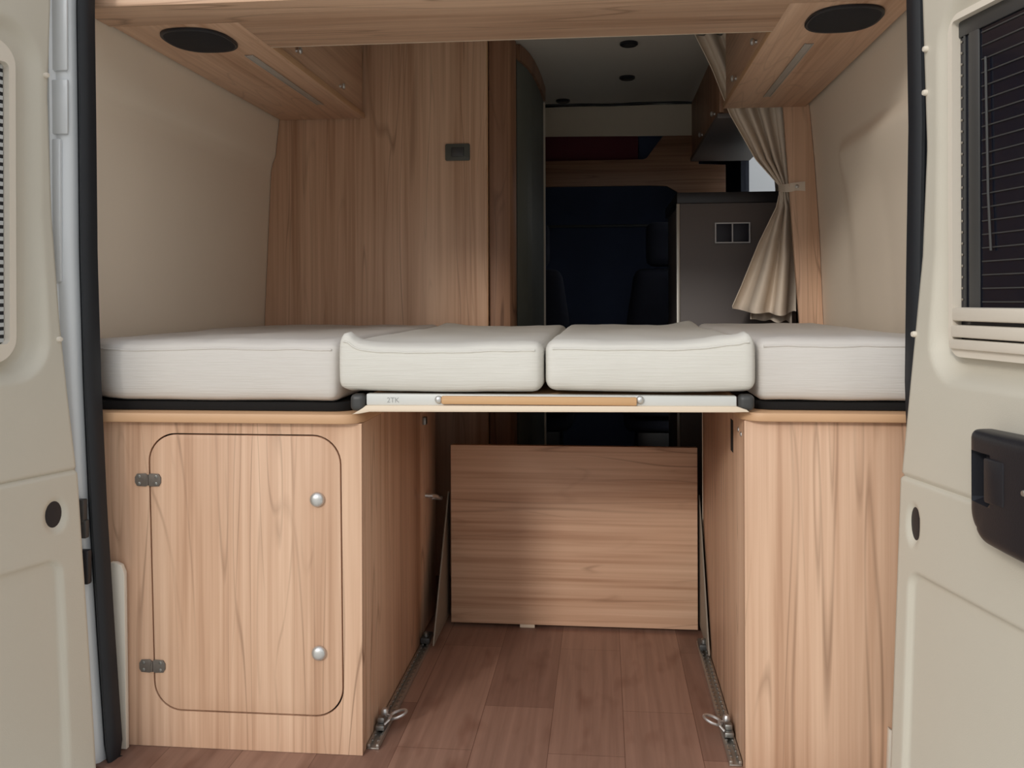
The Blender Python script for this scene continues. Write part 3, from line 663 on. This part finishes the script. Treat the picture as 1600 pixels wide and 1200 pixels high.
sw = thing('light_switch', 'small dark grey light switch on the wooden washroom wall', 'switch', (-.532, 3.331, 1.562))
obj('plate', prism(rrect(-.578, -.487, 1.531, 1.593, .006, 4), 1, 3.3235, 3.3312, .0015), 'switch', sw)
obj('rocker', box(-.556, -.508, 3.3200, 3.3233, 1.545, 1.579, .002), 'dark_grey', sw)
pt = [(wr(3.31, z) - .002, z if z < 1.9 else 1.985) for z in (.002, .4, .75, .94, 1.25, 1.43, 1.46, 1.475, 1.50, 1.60, 1.69, 1.82, 1.985)]
tag(obj('partition_panel', prism(pt + [(.590, 1.985), (.632, 1.690), (.684, .944), (.684, .002)], 1, 3.3000, 3.318, .0008), 'wood_z2'), 'narrow wooden partition panel on the right wall beside the curtain', 'panel')
XL = [(.95, .470), (.978, .464), (1.082, .503), (1.222, .560), (1.349, .622), (1.40, .632), (1.43, .630), (1.524, .550), (1.689, .459), (1.855, .396), (1.985, .334)]
XR = [(.95, .694), (.978, .692), (1.174, .690), (1.349, .676), (1.40, .664), (1.43, .664), (1.50, .664), (1.69, .655), (1.985, .640)]
def cur(u, v):
    z = 1.983 - v * (1.983 - .968); l, r = ip(z, XL), ip(z, XR); wd = r - l
    lower = 1 - sst(1.38, 1.44, z); fall = sst(0, .38, 1.40 - z)
    pin = math.exp(-((z - 1.415) / .06) ** 2)
    uu = u + .03 * math.sin(u * 7 + z * 2.2)
    am = (.022 + .018 * lower * fall) * (1 - .75 * pin) * (.8 + .5 * noise.noise(V((u * 3, z * 1.3, 4))))
    wv = lambda k: math.sin(2 * math.pi * k * uu + .5 * math.sin(z * 4))
    ph = wv(4.1) * (1 - sst(.0, .10, 1.43 - z)) + wv(2.4) * sst(.0, .10, 1.43 - z)
    fold = math.copysign(abs(ph) ** .7, ph)
    y = 3.392 + am * fold - .035 * lower * fall * math.sin(math.pi * u)
    y = max(y, 3.326)
    zq = z
    if v > .9:
        k = (v - .9) / .1; zq += k * (.016 * (1 - u) - .010 * math.sin(math.pi * u) + .008 * math.sin(u * 15) * u)
    return (l + wd * u + .006 * fold * (1 - pin), y, zq)
ct = thing('curtain', 'taupe curtain gathered by a tieback beside the narrow wooden partition', 'curtain', (.6, 3.4, .95))
obj('cloth', sheet(cur, 150, 90, .003), 'curtain', ct, 80)
obj('hem', sheet(lambda u, v: (.535 + .150 * u, 3.425 + .012 * math.sin(u * 15), 1.0 - .055 * v - .012 * u * v + .008 * math.sin(u * 17) * v * u), 40, 6, .003), 'curtain', ct, 80)
tbk = thing('tieback', 'cloth tieback loop with a small stud holding the curtain', 'tieback', (.69, 3.37, 1.42))
bp_ = [(.628, 3.372), (.632, 3.345), (.640, 3.322), (.650, 3.303), (.660, 3.2955), (.672, 3.2955), (.690, 3.2970), (.704, 3.2985)]
bz = [1.417, 1.414, 1.411, 1.410, 1.411, 1.413, 1.414, 1.414]
obj('band', loft([[(x, y, z - h), (x, y, z + h), (x + .001, y - .0022, z + h), (x + .001, y - .0022, z - h)] for (x, y), z, h in zip(bp_, bz, (.012, .013, .014, .015, .015, .014, .016, .017))]), 'curtain', tbk)
obj('stud', lathe([(.006, 0), (.007, .003), (.004, .006), (.001, .0065)], (.676, 3.2935, 1.413), (0, -1, 0), 14), 'chrome', tbk)

# ------------------------------------------------------------------ galley and cab in the dark beyond
tw = thing('fridge_tower', 'tall taupe cabinet with dark top and pale edge strip behind the curtain', 'cabinet', (.5, 3.9, 0))
obj('body', box(.292, .724, 3.572, 4.20, .002, 1.385, .001), 'tower', tw)
obj('front_panel', box(.292, .724, 3.552, 3.571, .002, 1.385, .001), 'tower', tw)
obj('top', box(.280, .726, 3.545, 4.21, 1.3855, 1.427, .003), 'worktop', tw)
obj('edge_strip', box(.2785, .2915, 3.5500, 3.5600, .002, 1.385, .002), 'alu', tw)
so = thing('double_socket', 'light grey double socket frame on the taupe cabinet', 'socket', (.487, 3.55, 1.27))
obj('frame', boxes((.4225, .4275, 3.542, 3.5512, 1.2315, 1.3105, .001), (.4855, .4905, 3.542, 3.5512, 1.2315, 1.3105, .001), (.5495, .5545, 3.542, 3.5512, 1.2315, 1.3105, .001), (.4225, .5545, 3.5425, 3.5512, 1.3055, 1.3105, .001), (.4225, .5545, 3.5425, 3.5512, 1.2315, 1.2365, .001)), 'socket', so)
for x in (.4570, .5200): obj('insert', box(x - .0285, x + .0285, 3.5465, 3.5512, 1.237, 1.305, .001), 'socket_in', so)
ko = thing('galley_locker', 'dark overhead locker above the galley beyond the curtain', 'locker', (.55, 3.9, ZO))
obj('bottom_panel', box(.4247, .708, 3.47, 4.54, ZO, ZO + .018, .001), 'tower', ko)
kd = obj('door', box(.431, .449, 3.47, 4.535, ZO + .022, 1.980, .002), 'post', ko)
obj('end_panel', box(.45, .672, 4.52, 4.538, ZO + .0185, 1.983, .001), 'post', ko)
for ky in (3.60, 4.05): obj('knob', lathe([(.006, 0), (.005, .005), (.0095, .009), (.0105, .013), (.008, .017), (.002, .0185)], (.431, ky, 1.735), (-1, 0, 0), 16), 'chrome', kd)
oc = thing('cab_shelf', 'wooden storage shelf front with open burgundy slot above the cab', 'shelf', (.1, 4.45, 1.55))
fs = [(-.75, 1.583), (.228, 1.583), (.311, 1.578), (.358, 1.551), (.374, 1.536), (.597, 1.536), (.597, 1.679), (.467, 1.684), (.467, 1.829), (.296, 1.829), (.213, 1.718), (.197, 1.712), (-.75, 1.712)]
obj('fascia', prism(fs, 1, 4.565, 4.583, .001), 'post_x', oc)
obj('shelf', box(-.75, .29, 4.584, 5.0, 1.690, 1.708, .001), 'post', oc)
obj('lining', box(-.75, .175, 4.66, 4.68, 1.7085, 1.96, .001), 'burgundy', oc)
obj('end_wall', boxes((.297, .31, 4.584, 5.0, 1.7085, 1.96, .001), (.180, .296, 4.70, 4.72, 1.7085, 1.96, .001)), 'navy', oc)
struct('trim_8', sheet(lambda u, v: (-.78 + 1.26 * u, 4.557 + .012 * math.sin(v * 3) + .004 * math.sin(u * 20) * (1 - v), 1.978 - v * (.150 - .004 * math.sin(u * 5))), 50, 6, .006), 'headliner')
struct('trim_9', tube([(-.75 + 1.2 * i / 40, 4.535, 1.982 + .004 * math.sin(i * .42)) for i in range(41)], .0062, 8), 'rubber')  # black tube drawn in place of the shaded gap at the ceiling edge
struct('trim_10', box(-1.30, .82, 4.59, 4.81, 1.985, 2.05, 0), 'cab')
for cx, cy, lb_ in ((.098, 3.48, 'dark round ceiling lamp nearest the rear locker'), (.105, 4.01, 'dark round ceiling lamp in the middle of the galley ceiling'), (-.193, 4.44, 'dark round ceiling lamp beside the sliding washroom door')):
    t = thing('ceiling_lamp', lb_, 'lamp', (cx, cy, 1.9872), 'recessed lamps in the galley ceiling')
    obj('rim', lathe([(.034, 0), (.034, .008), (.028, .012), (.024, .010)], (cx, cy, 1.9872), (0, 0, -1), 24), 'black', t)
    obj('lens', lathe([(.022, .0105), (.015, .0125), (.002, .013)], (cx, cy, 1.9872), (0, 0, -1), 20), 'dark_grey', t)
def seat(x, y, label):
    t = thing('cab_chair', label, 'seat', (x, y, 0), 'dark cab seats')
    obj('pedestal', box(x - .18, x + .18, y - .18, y + .18, .002, .30, .01), 'black', t)
    obj('cushion', rbox(x - .25, x + .25, y - .24, y + .28, .302, .47, .05, (14, 14, 8)), 'seat', t)
    obj('backrest', rbox(x - .24, x + .24, y - .36, y - .245, .40, 1.18, .05, (14, 8, 18), lambda p: V((p.x * 1 + (x - p.x) * .18 * max(0, (p.z - .9) / .3), p.y - .10 * (p.z - .4), p.z))), 'seat', t)
    obj('headrest', rbox(x - .14, x + .14, y - .45, y - .36, 1.19, 1.42, .04, (10, 8, 10)), 'seat', t)
    obj('armrest', rbox(x + .255, x + .31, y - .24, y + .10, .62, .68, .02, (6, 10, 6)), 'seat', t)
seat(-.42, 5.2, 'dark cab seat left of the aisle, beyond the washroom door'); seat(.36, 5.2, 'dark cab seat beyond the taupe cabinet')
wb = thing('windscreen_blind', 'closed navy blind across the windscreen behind the cab seats', 'blind', (-.2, 6.1, .04))
obj('cloth', sheet(lambda u, v: (-1.2 + 1.95 * u, 6.1 + .004 * math.sin(u * 40), .04 + 1.945 * v), 200, 2, .003), 'navy', wb)
obj('rail', box(-1.2, .75, 6.07, 6.085, 1.50, 1.516, .003), 'dark_grey', wb)
